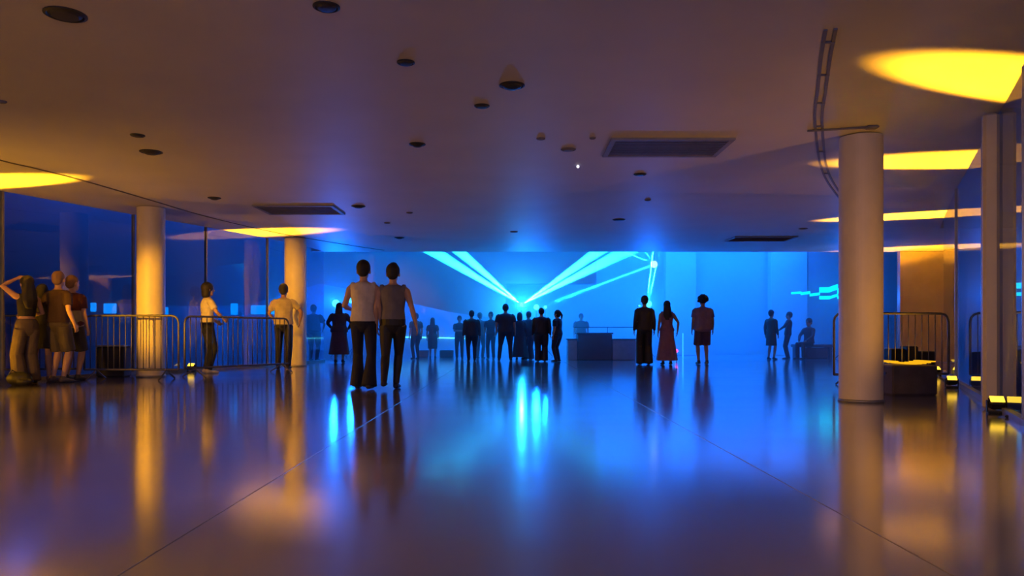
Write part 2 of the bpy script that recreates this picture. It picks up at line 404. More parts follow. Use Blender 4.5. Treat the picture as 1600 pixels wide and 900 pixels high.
for a in [
    (102, 22, 62, 'large dark ceiling fitting nearest the top left corner', 'flat'),
    (510, 10, 42, 'round ring ceiling fitting at the top edge, left of centre', 'flat'),
    (634, 97, 28, 'flat ceiling fitting between the top ring fitting and the cone speaker', 'flat'),
    (800, 133, 40, 'dark cone shaped ceiling fitting just above the photo centre line', 'dome'),
    (753, 165, 24, 'small flat fitting just behind the central cone fitting', 'flat'),
    (215, 211, 22, 'small flat fitting paired with the cone fitting above the left column', 'flat'),
    (236, 237, 34, 'dark cone fitting over the left amber column', 'dome'),
    (652, 225, 26, 'dark cone fitting left of the nearest ceiling vent', 'dome'),
    (845, 216, 14, 'tiny fitting left of the nearest ceiling vent, farther from it', 'det'),
    (888, 233, 24, 'faint round detector left of the nearest ceiling vent', 'det'),
    (926, 215, 10, 'tiny dark fitting touching the left end of the nearest vent', 'det'),
    (1000, 272, 20, 'flat fitting behind the nearest ceiling vent', 'flat'),
    (335, 309, 20, 'cone fitting between the left column and the left vent', 'dome'),
    (560, 322, 22, 'cone fitting right of the left ceiling vent', 'dome'),
    (605, 348, 10, 'tiny fitting over the walking couple', 'det'),
    (624, 371, 16, 'small dark fitting near the ceiling edge over the grey shirted man', 'dome'),
    (967, 343, 20, 'flat fitting near the ceiling edge above the right laser fan', 'flat'),
    (803, 362, 12, 'tiny fitting near the ceiling edge above the laser source', 'det'),
    (1012, 312, 10, 'tiny fitting halfway between the nearest vent and the ceiling edge', 'det'),
    (1255, 357, 14, 'small fitting behind the farthest vent, by the right column', 'det'),
    (3, 158, 14, 'small fitting cut by the left edge of the photo', 'det'),
    (640, 332, 10, 'tiny fitting right of the cone beside the left vent', 'det')]:
    downlight(*a)
p = CE(903, 258); tag(MB().ell((0, 0, -.02), (.02, .02, .02), 8, 6).build('indicator_light', 'white_lens', origin=None), 'tiny white indicator light on the ceiling behind the nearest vent', 'light').location = p

# curved double track on the ceiling at right
tp = smoothpts([CE(*q).to_2d().to_3d() for q in ((1298, 45), (1290, 90), (1284, 140), (1279, 178), (1281, 215), (1286, 255), (1298, 285), (1322, 318))])
t = thing('ceiling_track', 'curved dark double track fixed to the ceiling left of the thick column', 'track', (0, 0, 0))
for k, off in ((0, -.035), (1, .035)):
    pp = []
    for i, q in enumerate(tp):
        tg = (tp[min(i + 1, len(tp) - 1)] - tp[max(i - 1, 0)]).normalized(); pp.append(q + Vector((-tg.y, tg.x, 0)) * off)
    strip(pp, .026, CEIL - .012, CEIL).build('rail', 'vent', t)
for i in (3, 9, 15, 21, 27, 33):
    MB().box((tp[i].x, tp[i].y, CEIL - .008), (.10, .02, .014)).build('clip', 'vent', t)
a, b = CE(1262, 203), CE(1362, 197)
t = thing('ceiling_conduit', 'thin cable conduit crossing the ceiling track toward the thick column', 'conduit')
MB().tube([(a.x, a.y, CEIL - .012), (b.x, b.y, CEIL - .012)], .012, 8).build('pipe', 'vent', t)
MB().box((b.x, b.y, CEIL - .015), (.13, .1, .03), bev=.01).build('junction_box', 'vent', t)

# ------------------------------------------------------------------ amber uplights
def uplight(loc, tgt, lab, power, wide=76, sy=.25, rz=0, fill=0, fd=None):
    t = thing('floor_uplight', lab, 'floor light', loc, rz)
    MB().box((0, 0, .012), (.16, .12, .024), bev=.006).build('base_plate', 'black', t)
    for sx in (-1, 1): MB().box((sx * .08, 0, .07), (.012, .05, .12), bev=.004).build('yoke', 'black', t)
    rot = Matrix.Rotation(R(34), 3, 'X')
    MB().box((0, 0, .10), (.14, .11, .10), bev=.02, mtx=rot).build('housing', 'black', t)
    c = Vector((0, 0, .10)) + rot @ Vector((0, 0, .051))
    MB().box(c, (.12, .085, .008), mtx=rot).build('lens', 'amber_lens', t)
    g = Vector(loc) + Vector((0, 0, .20))
    q = Vector(tgt)
    lamp('uplight_beam', 'SPOT', g, power, AMBER, q, wide, .5, .03, (1, sy, 1), 0)
    if fill: lamp('amber_fill', 'SPOT', g, fill, AMBER, g + Vector(fd or (-2 if loc[0] > 0 else 2, .4, 1.7)), 120, 1.0, .06)
    return t
f1 = FL(1557, 646); f2 = FL(1487, 606); f3 = AT(1462, 521, 14.2); f4 = FL(1490, 573)
uplight((f1.x, f1.y, 0), (4.9, 7.0, CEIL), 'amber floor uplight nearest on the right, at the foot of the slim post', 3400, fill=70, rz=R(-20))
uplight((f2.x, f2.y, 0), (6.2, 10.0, CEIL), 'amber floor uplight beside the fabric crate on the right', 3400, fill=50, rz=R(-20))
uplight((f3.x, f3.y, 0), (8.0, 14.6, CEIL), 'amber floor uplight hidden behind the barrier and crate', 6500, fill=30)
uplight((f4.x, f4.y, 0), (11.2, 20.3, CEIL), 'farthest amber floor uplight by the brown bay', 2600, fill=60, fd=(0, 2, .9))
uplight((-8.15, 11.9 - .6, 0), (-8.1, 11.5, CEIL), 'amber floor uplight left of the group at the left edge', 3400, fill=70)
uplight((-6.55, 15.7, 0), (-6.0, 17.3, CEIL), 'amber floor uplight behind the second left barrier', 3400, fill=50)
# amber fill spots added out of frame to brighten columns, people and floor
lamp('amber_fill', 'SPOT', (-7.3, 4.5, 1.6), 5200, AMBER, (-5.98, 14.2, 1.3), 15, .8, .12)
lamp('amber_fill', 'SPOT', (-8.4, 8.5, .3), 200, AMBER, (-7, 12.0, 2), 150, .9, .15)
lamp('amber_fill', 'SPOT', (-6.6, 3.4, 2.1), 800, AMBER, (-4.2, 4.2, 0), 84, .9, .08)
lamp('amber_fill', 'SPOT', (-8.2, 9.2, 1.7), 420, AMBER, (-5.6, 9.4, 0), 100, .9, .15)
lamp('amber_fill', 'SPOT', (3.1, 2.6, 1.8), 170, AMBER, (3.3, 5.6, 0), 110, .9, .15)

# ------------------------------------------------------------------ barriers
def barrier(p0, p1, nb, lab, H=1.08, grp='steel crowd barriers'):
    p0, p1 = Vector(p0), Vector(p1); L = (p1 - p0).length; rz = math.atan2(p1.y - p0.y, p1.x - p0.x)
    t = thing('crowd_barrier', lab, 'barrier', ((p0.x + p1.x) / 2, (p0.y + p1.y) / 2, 0), rz, grp)
    r, z0, c = .018, .17, .12; hx = L / 2 - .02
    pts = [(-hx, 0, z0)]
    pts += [(-hx, 0, H - c)] + [(-hx + c - c * math.cos(a), 0, H - c + c * math.sin(a)) for a in (R(30), R(60), R(90))]
    pts += [(hx - c + c * math.sin(a), 0, H - c + c * math.cos(a)) for a in (0, R(30), R(60), R(90))] + [(hx, 0, z0)]
    mb = MB().tube(pts, r, 8, side=(0, 1, 0)); mb.tube([(-hx, 0, z0), (hx, 0, z0)], r, 8, side=(0, 1, 0))
    mb.build('frame', 'steel', t, smooth=True)
    b0 = None
    for i in range(nb):
        x = -hx + 2 * hx * (i + 1) / (nb + 1)
        if b0 is None: b0 = o = MB().tube([(0, 0, z0), (0, 0, H)], .0085, 6, dome=0).build('bar', 'steel', t, smooth=True)
        else: o = b0.copy(); C.objects.link(o)
        o.location.x = x
    for sx in (-1, 1):
        MB().tube([(sx * (hx - .2), 0, z0), (sx * (hx - .2), -.12, .1), (sx * (hx - .2), -.3, .012)], .014, 8, side=(1, 0, 0)).build('foot', 'steel', t, smooth=True)
        MB().tube([(sx * (hx - .2), 0, z0), (sx * (hx - .2), .12, .1), (sx * (hx - .2), .3, .012)], .014, 8, side=(1, 0, 0)).build('foot', 'steel', t, smooth=True)
    return t
def G(px, d): return ((px - 800) / F * d, d, 0)
barrier(G(-22, 12.9), G(126, 13.3), 15, 'steel crowd barrier behind the four friends at the left edge')
barrier(G(130, 12.95), G(281, 12.95), 15, 'steel crowd barrier crossing in front of the left amber column')
barrier(G(287, 13.4), G(452, 15.6), 20, 'steel crowd barrier that the person in yellow leans on')
barrier(G(1301, 11.4), G(1484, 11.6), 16, 'steel crowd barrier passing behind the thick right column')

# ------------------------------------------------------------------ equipment on the floor
p = FL(1431, 618)
t = thing('equipment_crate', 'dark fabric crate with an amber glowing tray on top, right of the thick column', 'crate', (p.x, p.y + .24, 0))
MB().box((0, 0, .19), (.57, .46, .38), bev=.02).build('body', 'crate', t)
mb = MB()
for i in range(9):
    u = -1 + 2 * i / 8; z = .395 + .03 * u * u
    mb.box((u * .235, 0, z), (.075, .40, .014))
mb.build('tray', 'amber_tray_glow', t)
for sx in (-1, 1): MB().box((sx * .289, 0, .27), (.012, .14, .03)).build('handle', 'dark', t)
for i, (x0, x1, y0, lab) in enumerate(((1394, 1416, 545, 'black loudspeaker behind the right barrier, nearest the thick column'), (1419, 1436, 541, 'black loudspeaker in the middle of the three behind the right barrier'), (1439, 1463, 549, 'black loudspeaker farthest from the column behind the right barrier'))):
    a, b = AT(x0, y0, 12.5), AT(x1, y0, 12.5); hh = a.z
    t = thing('loudspeaker', lab, 'speaker', ((a.x + b.x) / 2, 12.65, 0))
    MB().box((0, 0, hh / 2), (b.x - a.x, .28, hh), bev=.015).build('cabinet', 'black', t)
    MB().box((0, -.145, hh / 2), (b.x - a.x - .04, .012, hh - .05)).build('grille', 'dark', t)
p = FL(1588, 655)
t = thing('cable_pile', 'heap of black cables beside the nearest right uplight', 'cable', (p.x + .2, p.y + .1, 0))
for k in range(5):
    r0 = random.uniform(.09, .16)
    MB().tube([(r0 * math.cos(a) + random.uniform(-.02, .02) + .07 * k - .1, r0 * .7 * math.sin(a), .014 + .016 * k) for a in [i * math.pi / 8 for i in range(15)]], .012, 6, side=(0, 0, 1)).build('coil', 'black', t, smooth=True)
# bag at the feet of the left group
p = FL(30, 602)
t = thing('backpack', 'black backpack slumped on the floor at the left group\'s feet', 'bag', (p.x, p.y, 0))
MB().ell((0, 0, .10), (.19, .12, .11)).ell((.1, -.03, .06), (.13, .1, .06)).build('body', 'black', t, voxel=.012)
MB().tube([(-.12, -.05, .17), (-.05, -.09, .23), (.04, -.06, .18)], .01, 6).build('strap', 'dark', t)
t = thing('floor_box', 'low black box on the floor behind the left barrier', 'box', (G(178, 13.9)[0], 13.9, 0))
MB().box((0, 0, .27), (.5, .3, .54), bev=.02).build('body', 'black', t); MB().box((0, 0, .555), (.52, .32, .03), bev=.01).build('lid', 'mullion', t)

# far bar desk
p = FL(930, 563)
t = thing('bar_desk', 'dark bar counter in the blue hall with a rail along its top', 'counter', (p.x, p.y + .35, 0))
a = AT(903, 522, p.y); b = AT(957, 522, p.y)
MB().box((0, 0, a.z / 2), (b.x - a.x, .6, a.z), bev=.02).build('body', 'desk_dark', t)
MB().box((0, 0, a.z + .02), (b.x - a.x + .06, .66, .04), bev=.01).build('top', 'desk_dark', t)
o = MB().tube([(-.6, 0, a.z + .2), (1.6, 0, a.z + .2)], .012, 6).build('rail', 'steel', t)
for x in (-.55, .4, 1.5): MB().tube([(x, 0, a.z), (x, 0, a.z + .2)], .01, 6).build('rail_post', 'steel', t)
c = AT(976, 531, p.y)
t2 = thing('counter_unit', 'paler counter unit joined to the right end of the dark bar', 'counter', (c.x, p.y + .35, 0))
MB().box((0, 0, c.z / 2), (37 / F * p.y, .55, c.z), bev=.02).build('body', 'desk_light', t2); MB().box((0, 0, c.z + .015), (40 / F * p.y, .58, .03)).build('top', 'desk_dark', t2)
c = AT(895, 531, p.y)
t3 = thing('counter_unit', 'narrow counter unit at the left end of the dark bar', 'counter', (c.x, p.y + .35, 0))
MB().box((0, 0, c.z / 2), (15 / F * p.y, .5, c.z), bev=.02).build('body', 'desk_light', t3); MB().box((0, 0, c.z + .015), (17 / F * p.y, .52, .03)).build('top', 'desk_dark', t3)
for (x0, x1, lab) in ((655, 669, 'low black floor speaker behind the man left of the woman in a dress'), (687, 708, 'low black floor speaker between the woman in a dress and the crowd')):
    a, b = AT(x0, 547, 25.2), AT(x1, 547, 25.2)
    t = thing('floor_speaker', lab, 'speaker', ((a.x + b.x) / 2, 25.3, 0))
    MB().box((0, 0, a.z / 2), (b.x - a.x, .3, a.z), bev=.02).build('cabinet', 'black', t); MB().box((0, -.152, a.z / 2), (b.x - a.x - .05, .01, a.z - .05)).build('grille', 'dark', t)

# stage lamps in the far hall
def stage_lamp(px, py, d, lab, rad, en, lens='blue_lens', spot=95, tgt=None, name='stage_light'):
    p = AT(px, py, d); t = thing(name, lab, 'stage light', (p.x, p.y + .16, 0))
    MB().tube([(0, .05, 0.02), (0, .05, p.z - .1)], .02, 8).build('stand', 'black', t)
    for k in range(3):
        a = k * 2.094 + .5; MB().tube([(0, .05, .3), (.3 * math.cos(a), .05 + .3 * math.sin(a), .01)], .012, 6).build('leg', 'black', t)
    MB().tube([(0, .12, p.z), (0, -.12, p.z)], [rad * .8, rad * 1.1], 16, side=(1, 0, 0), dome=0).build('head', 'black', t)
    MB().tube([(0, -.17, p.z), (0, -.185, p.z)], rad, 16, side=(1, 0, 0), dome=0).build('lens', lens, t)
    if en: lamp('stage_beam', 'SPOT', (p.x, p.y - .06, p.z), en * 2.2, BLUE, tgt or (p.x * .4, 0, 1.2), spot, .8, rad)
    return t
stage_lamp(525, 474, 24.6, 'glowing stage light on a stand left of the walking couple', .12, 420, tgt=(-2.5, 6, 1.6))
stage_lamp(549, 470, 25.0, 'small stage light touching the sleeveless man\'s elbow', .08, 60)
stage_lamp(838, 480, 25.3, 'white stage light just right of the laser source', .09, 160, tgt=(0, 2, 2.0))
stage_lamp(852, 480, 25.4, 'small stage light above the man with short hair in the crowd', .05, 30)
stage_lamp(1013, 475, 24.8, 'bright stage light at the head of the dark dressed person', .11, 240, tgt=(2, 4, 1.8))
stage_lamp(1326, 466, 23.5, 'stage light just left of the thick right column', .09, 130, tgt=(8, 10, 1.6))
stage_lamp(999, 478, 24.9, 'tiny stage light left of the dark dressed person\'s head', .03, 0)
# laser projector
t = thing('laser_projector', 'laser projector throwing wide cyan fans from behind the crowd', 'laser', (LAS.x, LAS.y + .2, 0))
MB().tube([(0, 0, .02), (0, 0, LAS.z - .12)], .025, 8).build('stand', 'black', t)
for k in range(3):
    a = k * 2.094; MB().tube([(0, 0, .35), (.35 * math.cos(a), .35 * math.sin(a), .01)], .014, 6).build('leg', 'black', t)
MB().box((0, 0, LAS.z), (.34, .3, .2), bev=.02).build('body', 'black', t)
MB().tube([(0, -.152, LAS.z), (0, -.16, LAS.z)], .06, 16, dome=0).build('aperture', 'blue_lens', t)
# mirror ball and its thin beams
BALL = AT(1022, 413, 23.6)
t = thing('mirror_ball', 'small bright mirror ball hanging in the blue hall at right', 'mirror ball', BALL)
o = MB().ell((0, 0, 0), (.11, .11, .11), 16, 10).build('ball', mat('mirror_ball_glow', (.9, .9, .95), .08, metal=1, emis=(0.45, 0.7, 1.0), estr=1.5), t)  # emission stands in for lamp light the ball reflects
MB().tube([(0, 0, .1), (0, 0, 6.8 - BALL.z)], .006, 5).build('cable', 'black', t)
def thin(src, px, py, d, en, size=1.2):
    fan(px, py, d, en, size, .2, src=src, radius=.004)
for (px, py, d, en) in ((982, 396, 23.0, 900000), (1005, 390, 23.2, 700000), (1032, 390, 23.2, 900000)):
    thin(BALL + Vector((0, -.12, 0)) if py < 400 else BALL + Vector((-.13, 0, 0)), px, py, d, en)
for (px, py) in ((856, 474), (864, 474)):
    q = AT(px, py, 24.5); lamp('laser_beam_light', 'SPOT', q, 1200000, CYAN, BALL, 1.0, .2, .004)
LH = AT(1011, 470, 24.6)
thin(LH, 1018, 413, 23.5, 3500000, 1.2); thin(LH + Vector((.06, 0, 0)), 1026, 413, 23.5, 3500000, 1.2)
# red lamp
t = thing('red_lamp', 'tiny red light beside the hem of the long dress', 'light', AT(1057, 547, 22.0) - Vector((0, 0, .02)))
MB().ell((0, 0, 0), (.05, .05, .05), 10, 8).build('bulb', 'red_lens', t); MB().tube([(0, 0, -.04), (0, 0, -AT(1057, 547, 22.0).z + .03)], .012, 6).build('stem', 'black', t)
o = MB().box((0, 0, .4), (.03, .03, .78)).build('light_tube', emit('tube_blue', (0.05, .6, 1), 1.3)); o.location = (AT(1067, 520, 24.5).x, 24.5, 0); tag(o, 'thin upright glowing tube between the long dress and the curly haired person', 'light')
# louvre, right: its glow stands in for laser light falling on it
t = thing('louvre_glow', 'stepped rows of louvres with laser light as cyan glow, left of the thick column', 'louvre glow', (0, 0, 0))
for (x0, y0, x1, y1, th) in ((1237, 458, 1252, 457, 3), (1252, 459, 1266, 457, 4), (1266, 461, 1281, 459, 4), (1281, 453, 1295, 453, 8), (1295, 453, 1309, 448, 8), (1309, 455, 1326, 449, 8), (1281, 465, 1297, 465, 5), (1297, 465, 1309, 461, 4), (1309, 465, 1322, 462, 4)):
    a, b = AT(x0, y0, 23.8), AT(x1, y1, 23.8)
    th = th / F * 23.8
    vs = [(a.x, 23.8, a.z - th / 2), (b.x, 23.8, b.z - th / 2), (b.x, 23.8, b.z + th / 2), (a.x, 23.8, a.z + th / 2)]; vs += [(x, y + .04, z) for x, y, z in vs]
    MB().add(vs, [(0, 1, 2, 3), (7, 6, 5, 4), (0, 4, 5, 1), (1, 5, 6, 2), (2, 6, 7, 3), (3, 7, 4, 0)]).build('louvre', emit('louvre_laser_glow', (0.0, 0.75, 1.0), 2.6) if 'louvre_laser_glow' not in bpy.data.materials else bpy.data.materials['louvre_laser_glow'], t)
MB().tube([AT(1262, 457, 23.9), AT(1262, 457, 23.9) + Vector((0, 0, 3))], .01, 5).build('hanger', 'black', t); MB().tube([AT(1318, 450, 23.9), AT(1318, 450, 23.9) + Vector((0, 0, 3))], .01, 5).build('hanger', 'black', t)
# bright panel below it
a, b = AT(1282, 467, 26.6), AT(1340, 467, 26.6)
# glowing panels placed for the blue spots in the left glass
for (px, py, wd, hh, lab) in ((124, 478, 5, 14, 'narrow blue glowing panel beside the striped shirt'), (146, 480, 9, 14, 'blue glowing panel second from the striped shirt'), (172, 482, 20, 16, 'widest blue glowing panel left of the amber column'), (256, 486, 14, 12, 'blue glowing panel just right of the left amber column'), (366, 483, 11, 18, 'blue light right of the person in yellow'), (412, 484, 40, 14, 'broad dim blue light left of the beige shirted man')):
    a = AT(px, py, 22.6); o = MB().box((0, 0, 0), (wd / F * 22.6, .06, hh / F * 22.6), bev=.02).build('glow_panel', 'soft_glow'); o.location = a; tag(o, lab, 'light')

# ------------------------------------------------------------------ people
SK = {'amber': (0.50, 0.30, 0.19), 'mid': (0.36, 0.21, 0.14), 'dark': (0.17, 0.10, 0.07)}
matc = {}
def cloth(col, rough=.85):
    k = ('c',) + col
    if k not in matc: matc[k] = mat('cloth_%d' % len(matc), col, rough, noise=.12, nscale=9, bump=.35, bscale=14)
    return matc[k]
def ik(a, b, l1, l2, pole):
    a, b = Vector(a), Vector(b); d = b - a; L = d.length
    if L > (l1 + l2) * .999: b = a + d.normalized() * (l1 + l2) * .999; d = b - a; L = d.length
    x = (l1 * l1 - l2 * l2 + L * L) / (2 * L); hgt = math.sqrt(max(0, l1 * l1 - x * x)); u = d.normalized()
    p = Vector(pole); p = (p - u * p.dot(u)).normalized()
    return a + u * x + p * hgt, b
NPERS = 0
def person(px, feet, head, label, face=0, top=('tee', (.1, .1, .1)), bot=('pants', (.03, .03, .05)), hair=('short', (.015, .012, .012)), shoes=(.02, .02, .02),
           skin='mid', fem=0.0, wide=1.0, la=None, ra=None, lf=None, rf=None, hyaw=0, lean=0.0, voxel=.014, group=None, dist=None, H=None, sit=0, faceon=False, hdrop=0.0):
    """face: heading in degrees, 0 = back to the camera.  la/ra: wrist targets or dict(w=,p=,hd=); lf/rf: ankle positions"""
    d = dist or F * CAMZ / (feet - HOR); H = H or (feet - head) * d / F; s = H / 1.75
    t = thing('person', label, 'person', ((px - 800) / F * d, d, 0), R(face), group); t.scale = (s, s, s)
    W = wide; sh = (.172 - .022 * fem) * W; hipw = .088 + .006 * fem; zo = -sit
    def Z(z): return z + zo
    ln = lean
    def TP(x, y, z): return Vector((x, y + ln * max(0, z - .95), z + zo))
    tor = [(.84, .09, .075), (.90, .152 + .012 * fem, .108), (.97, .155 + .014 * fem, .108), (1.04, .143 - .004 * fem, .098), (1.11, .134 - .018 * fem, .09), (1.20, .145 - .014 * fem, .098),
           (1.29, .158 - .012 * fem, .108), (1.36, .165 - .014 * fem, .104), (1.415, .158 - .014 * fem, .088), (1.455, .105, .068), (1.48, .062, .057)]
    b = MB()
    b.tube([TP(0, 0, z) for z, _, _ in tor], [(rx * W, ry * W) for _, rx, ry in tor], 18, side=(1, 0, 0), dome=.3)
    hz = Z(1.625) - hdrop; hy = ln * .62 + .012
    hr = Matrix.Rotation(R(hyaw), 3, 'Z'); hc = Vector((0, hy, hz))
    b.tube([TP(0, 0, 1.44), TP(0, .004, 1.50), hc + Vector((0, -.012, -.07))], [(.062, .06), (.054 - .006 * fem, .056 - .006 * fem), (.052, .056)], 12)
    def hp(x, y, z): return hc + hr @ Vector((x, y, z))
    HS = 1.13; k0 = len(b.v)
    def big(mb, k=0): mb.v[k:] = [tuple(hc + (Vector(v) - hc) * HS) for v in mb.v[k:]]
    b.ell(hp(0, -.008, .022), (.074, .094, .098), mtx=hr); b.ell(hp(0, .022, -.045), (.056, .066, .066), mtx=hr)
    b.ell(hp(0, .06, -.088), (.026, .024, .02), mtx=hr)
    b.tube([hp(0, .082, .022), hp(0, .100, -.012), hp(0, .106, -.024)], [.009, .012, .014], 8)
    b.ell(hp(0, .084, -.052), (.024, .012, .009), mtx=hr); b.ell(hp(0, .074, .036), (.052, .018, .012), mtx=hr)
    for sx in (-1, 1): b.ell(hp(sx * .077, -.004, -.008), (.011, .02, .032), mtx=hr)
    big(b, k0)
    # legs
    legs = []
    defs = {-1: lf or (-.105, 0, .08), 1: rf or (.105, 0, .08)}
    for sx in (-1, 1):
        ank = Vector(defs[sx]); hip = Vector((sx * hipw * W, 0, Z(.90)))
        knee, ank = ik(hip, ank, .43, .412, (sx * .08, 1, 0)); legs.append((sx, hip, knee, ank))
        mid = hip.lerp(knee, .45); calf = knee.lerp(ank, .3)
        b.tube([hip, mid, knee, calf, knee.lerp(ank, .7), ank], [.088 * W, .076 * W, .054, .056, .041, .036], 12)
        b.tube([ank + Vector((0, -.04, -.035)), ank + Vector((sx * .006, .05, -.048)), ank + Vector((sx * .012, .14, -.058))], [(.034, .034), (.04, .03), (.036, .018)], 10)
    # arms and hands
    arms = []
    for sx, spec in ((-1, la), (1, ra)):
        spec = spec or {}; spec = spec if isinstance(spec, dict) else {'w': spec}
        shp = TP(sx * sh, 0, 1.405)
        wt = Vector(spec.get('w', (sx * (sh + .075), .03, .885)))
        wt.z += zo if 'w' not in spec else 0
        el, wr = ik(shp, wt, .285, .25, spec.get('p', (sx * .5, -1, -.1)))
        arms.append((sx, shp, el, wr))
        b.tube([shp + Vector((-sx * .03, 0, 0)), shp + (el - shp) * .12, shp.lerp(el, .45), el, el.lerp(wr, .3), wr], [.05 * W, .054 * W, .045 * W, .036, .037, .024], 12)
        hd = Vector(spec.get('hd', wr - el)).normalized()
        nrm = Vector(spec.get('n', (-sx, 0, 0))); nrm = (nrm - hd * nrm.dot(hd)); nrm = nrm.normalized() if nrm.length > .05 else Vector((0, 1, 0)).cross(hd).normalized()
        wd = hd.cross(nrm); 
        if wd.y < 0 and abs(wd.y) > .2: wd = -wd
        kn = wr + hd * .085
        b.tube([wr - hd * .01, wr + hd * .03, kn], [(.026, .02), (.036, .016), (.04, .014)], 10, side=wd)
        for k, (o_, ln_) in enumerate(((.03, .066), (.010, .076), (-.010, .070), (-.029, .055))):
            q0 = kn + wd * o_ - hd * .012; q1 = kn + wd * o_ * 1.1 + hd * ln_ * .5 + nrm * .010; q2 = kn + wd * o_ * 1.1 + hd * ln_ * .82 + nrm * .030
            b.tube([q0, q1, q2], [.0092, .0086, .0075], 6)
        b.tube([wr + hd * .02 + wd * .022, wr + hd * .055 + wd * .052 + nrm * .012, wr + hd * .085 + wd * .058 + nrm * .024], [.013, .0105, .0085], 6)
    b.build('body', matc.setdefault(skin, mat('skin_' + skin, SK[skin], .5, noise=.05)), t, voxel=voxel)
    if faceon:
        for sx in (-1, 1): MB().ell(hp(sx * .035, .089, .014), (.013, .009, .009), 8, 6).build('eye', cloth((.03, .02, .02)), t)
    # shoes
    for sx, hip, knee, ank in legs:
        f = MB(); f.tube([ank + Vector((0, -.055, -.04)), ank + Vector((sx * .004, .03, -.042)), ank + Vector((sx * .01, .12, -.052)), ank + Vector((sx * .013, .175, -.057))], [(.04, .038), (.046, .038), (.047, .028), (.038, .02)], 12, dome=.4)
        f.tube([ank + Vector((0, -.01, -.03)), ank + Vector((0, -.005, .02))], [(.044), (.042)], 10, dome=0)
        f.build('shoe', cloth(shoes, .6), t, voxel=max(.009, voxel * .7))
    # bottom
    kind, col = bot[0], bot[1]; bb = MB(); ov = .014
    hipring = [(z, rx, ry) for z, rx, ry in tor if .88 < z < 1.06]
    ph = random.uniform(0, 6)
    wob = lambda p, th: .02 * math.sin(5 * th + ph + p.z * 6) + .012 * math.sin(9 * th + p.z * 17)
    if kind in ('pants', 'flare', 'skinny', 'shorts', 'wide'):
        bb.tube([TP(0, 0, .83)] + [TP(0, 0, z) for z, _, _ in hipring], [(.11, .09)] + [((rx + ov) * W, (ry + ov) * W) for _, rx, ry in hipring], 18)
        for sx, hip, knee, ank in legs:
            if kind == 'shorts': 
                bb.tube([hip, hip.lerp(knee, .5), hip.lerp(knee, .95)], [.102 * W, .1 * W, .1 * W], 14, dome=.1, wob=wob)
            else:
                r = {'pants': (.098, .085, .07, .067, .06, .058), 'flare': (.098, .084, .066, .075, .093, .108), 'skinny': (.096, .082, .062, .063, .05, .046), 'wide': (.102, .1, .1, .105, .11, .115)}[kind]
                bb.tube([hip, hip.lerp(knee, .45), knee, knee.lerp(ank, .35), knee.lerp(ank, .75), ank + Vector((0, 0, -.035 if kind in ('flare', 'wide') else .0))], [q * (W if i < 2 else 1) for i, q in enumerate(r)], 14, dome=.1, wob=wob)
    else:
        lo = bot[2]; fl = bot[3]; cx = (legs[0][3].x + legs[1][3].x) / 2 ; cy = (legs[0][3].y + legs[1][3].y) / 2
        zs = [1.04, .97, .90, .80] + [.80 + (lo - .80) * k / 4 for k in (1, 2, 3, 4)]; rr = [.15, .172, .18, .18] + [.18 + (fl - .18) * k / 4 for k in (1, 2, 3, 4)]
        pts = [Vector((cx * max(0, (.9 - z) / .8), cy * max(0, (.9 - z) / .8), Z(z) if z > .5 else max(z, Z(z)))) for z in zs]
        bb.tube(pts, [(r * W, r * .78 * W) for r in rr], 24, dome=0, wob=lambda p, th: (.05 * math.sin(7 * th + ph) if p.z < .8 else 0))
    bb.build({'pants': 'trousers', 'flare': 'trousers', 'skinny': 'trousers', 'wide': 'trousers', 'shorts': 'shorts'}.get(kind, 'skirt'), cloth(col), t, voxel=voxel)
    # top
    if top:
        kind, col = top[0], top[1]; hem = top[2] if len(top) > 2 else .93; ease = top[3] if len(top) > 3 else .018
        tt = MB(); rg = [(z, rx, ry) for z, rx, ry in tor if hem + .02 < z < 1.44]
        def at(z):
            for (z0, a0, b0), (z1, a1, b1) in zip(tor, tor[1:]):
                if z0 <= z <= z1: u = (z - z0) / (z1 - z0); return (z, a0 + (a1 - a0) * u, b0 + (b1 - b0) * u)
            return (z,) + tor[1][1:]
        rg = [at(hem)] + rg + [at(1.445), at(1.468)]
        e = [ease * 1.3 if z < 1.12 else ease for z, _, _ in rg]; e[-1] = .008
        mn = .14 * W if kind != 'crop' else 0
        tt.tube([TP(0, 0, z) for z, _, _ in rg], [(max((rx + q) * W, mn if z < 1.3 else 0), (ry + q) * W) for (z, rx, ry), q in zip(rg, e)], 20, dome=.05, wob=lambda p, th: .018 * math.sin(4 * th + ph + p.z * 9) + .012 * math.sin(9 * th - p.z * 15))
        for sx, shp, el, wr in arms:
            if kind in ('tank', 'crop'):
                tt.tube([shp + Vector((-sx * .05, 0, .0)), shp + Vector((-sx * (.005 if kind == 'tank' else .02), 0, 0))], [.07 * W, .066 * W], 12, dome=.1); continue
            tt.tube([shp + Vector((-sx * .04, 0, 0)), shp.lerp(el, .12), shp.lerp(el, .72 if kind == 'tee' else 1.0)], [.064 * W, .067 * W, .064 * W if kind == 'tee' else .05], 14, dome=.1, wob=wob)
            if kind == 'long': tt.tube([el, el.lerp(wr, .5), wr], [.05, .044, .036], 12, dome=.3, wob=wob)
        tt.build('shirt', cloth(col), t, voxel=voxel)
        if len(top) > 4:   # contrast lower block of the shirt
            st = MB(); z1 = top[5]; r2 = [at(hem)] + [q for q in (at(z) for z in (1.0, 1.06, 1.12, 1.18)) if hem < q[0] < z1] + [at(z1)]
            st.tube([TP(0, 0, z) for z, _, _ in r2], [(max((rx + ease * 1.5) * W, mn + .006), (ry + ease * 1.5) * W) for z, rx, ry in r2], 20, dome=.0)
            st.build('shirt_block', cloth(top[4]), t, voxel=voxel)['label'] = 'pale lower block of the shirt'
    # hair
    hk, hcol = hair
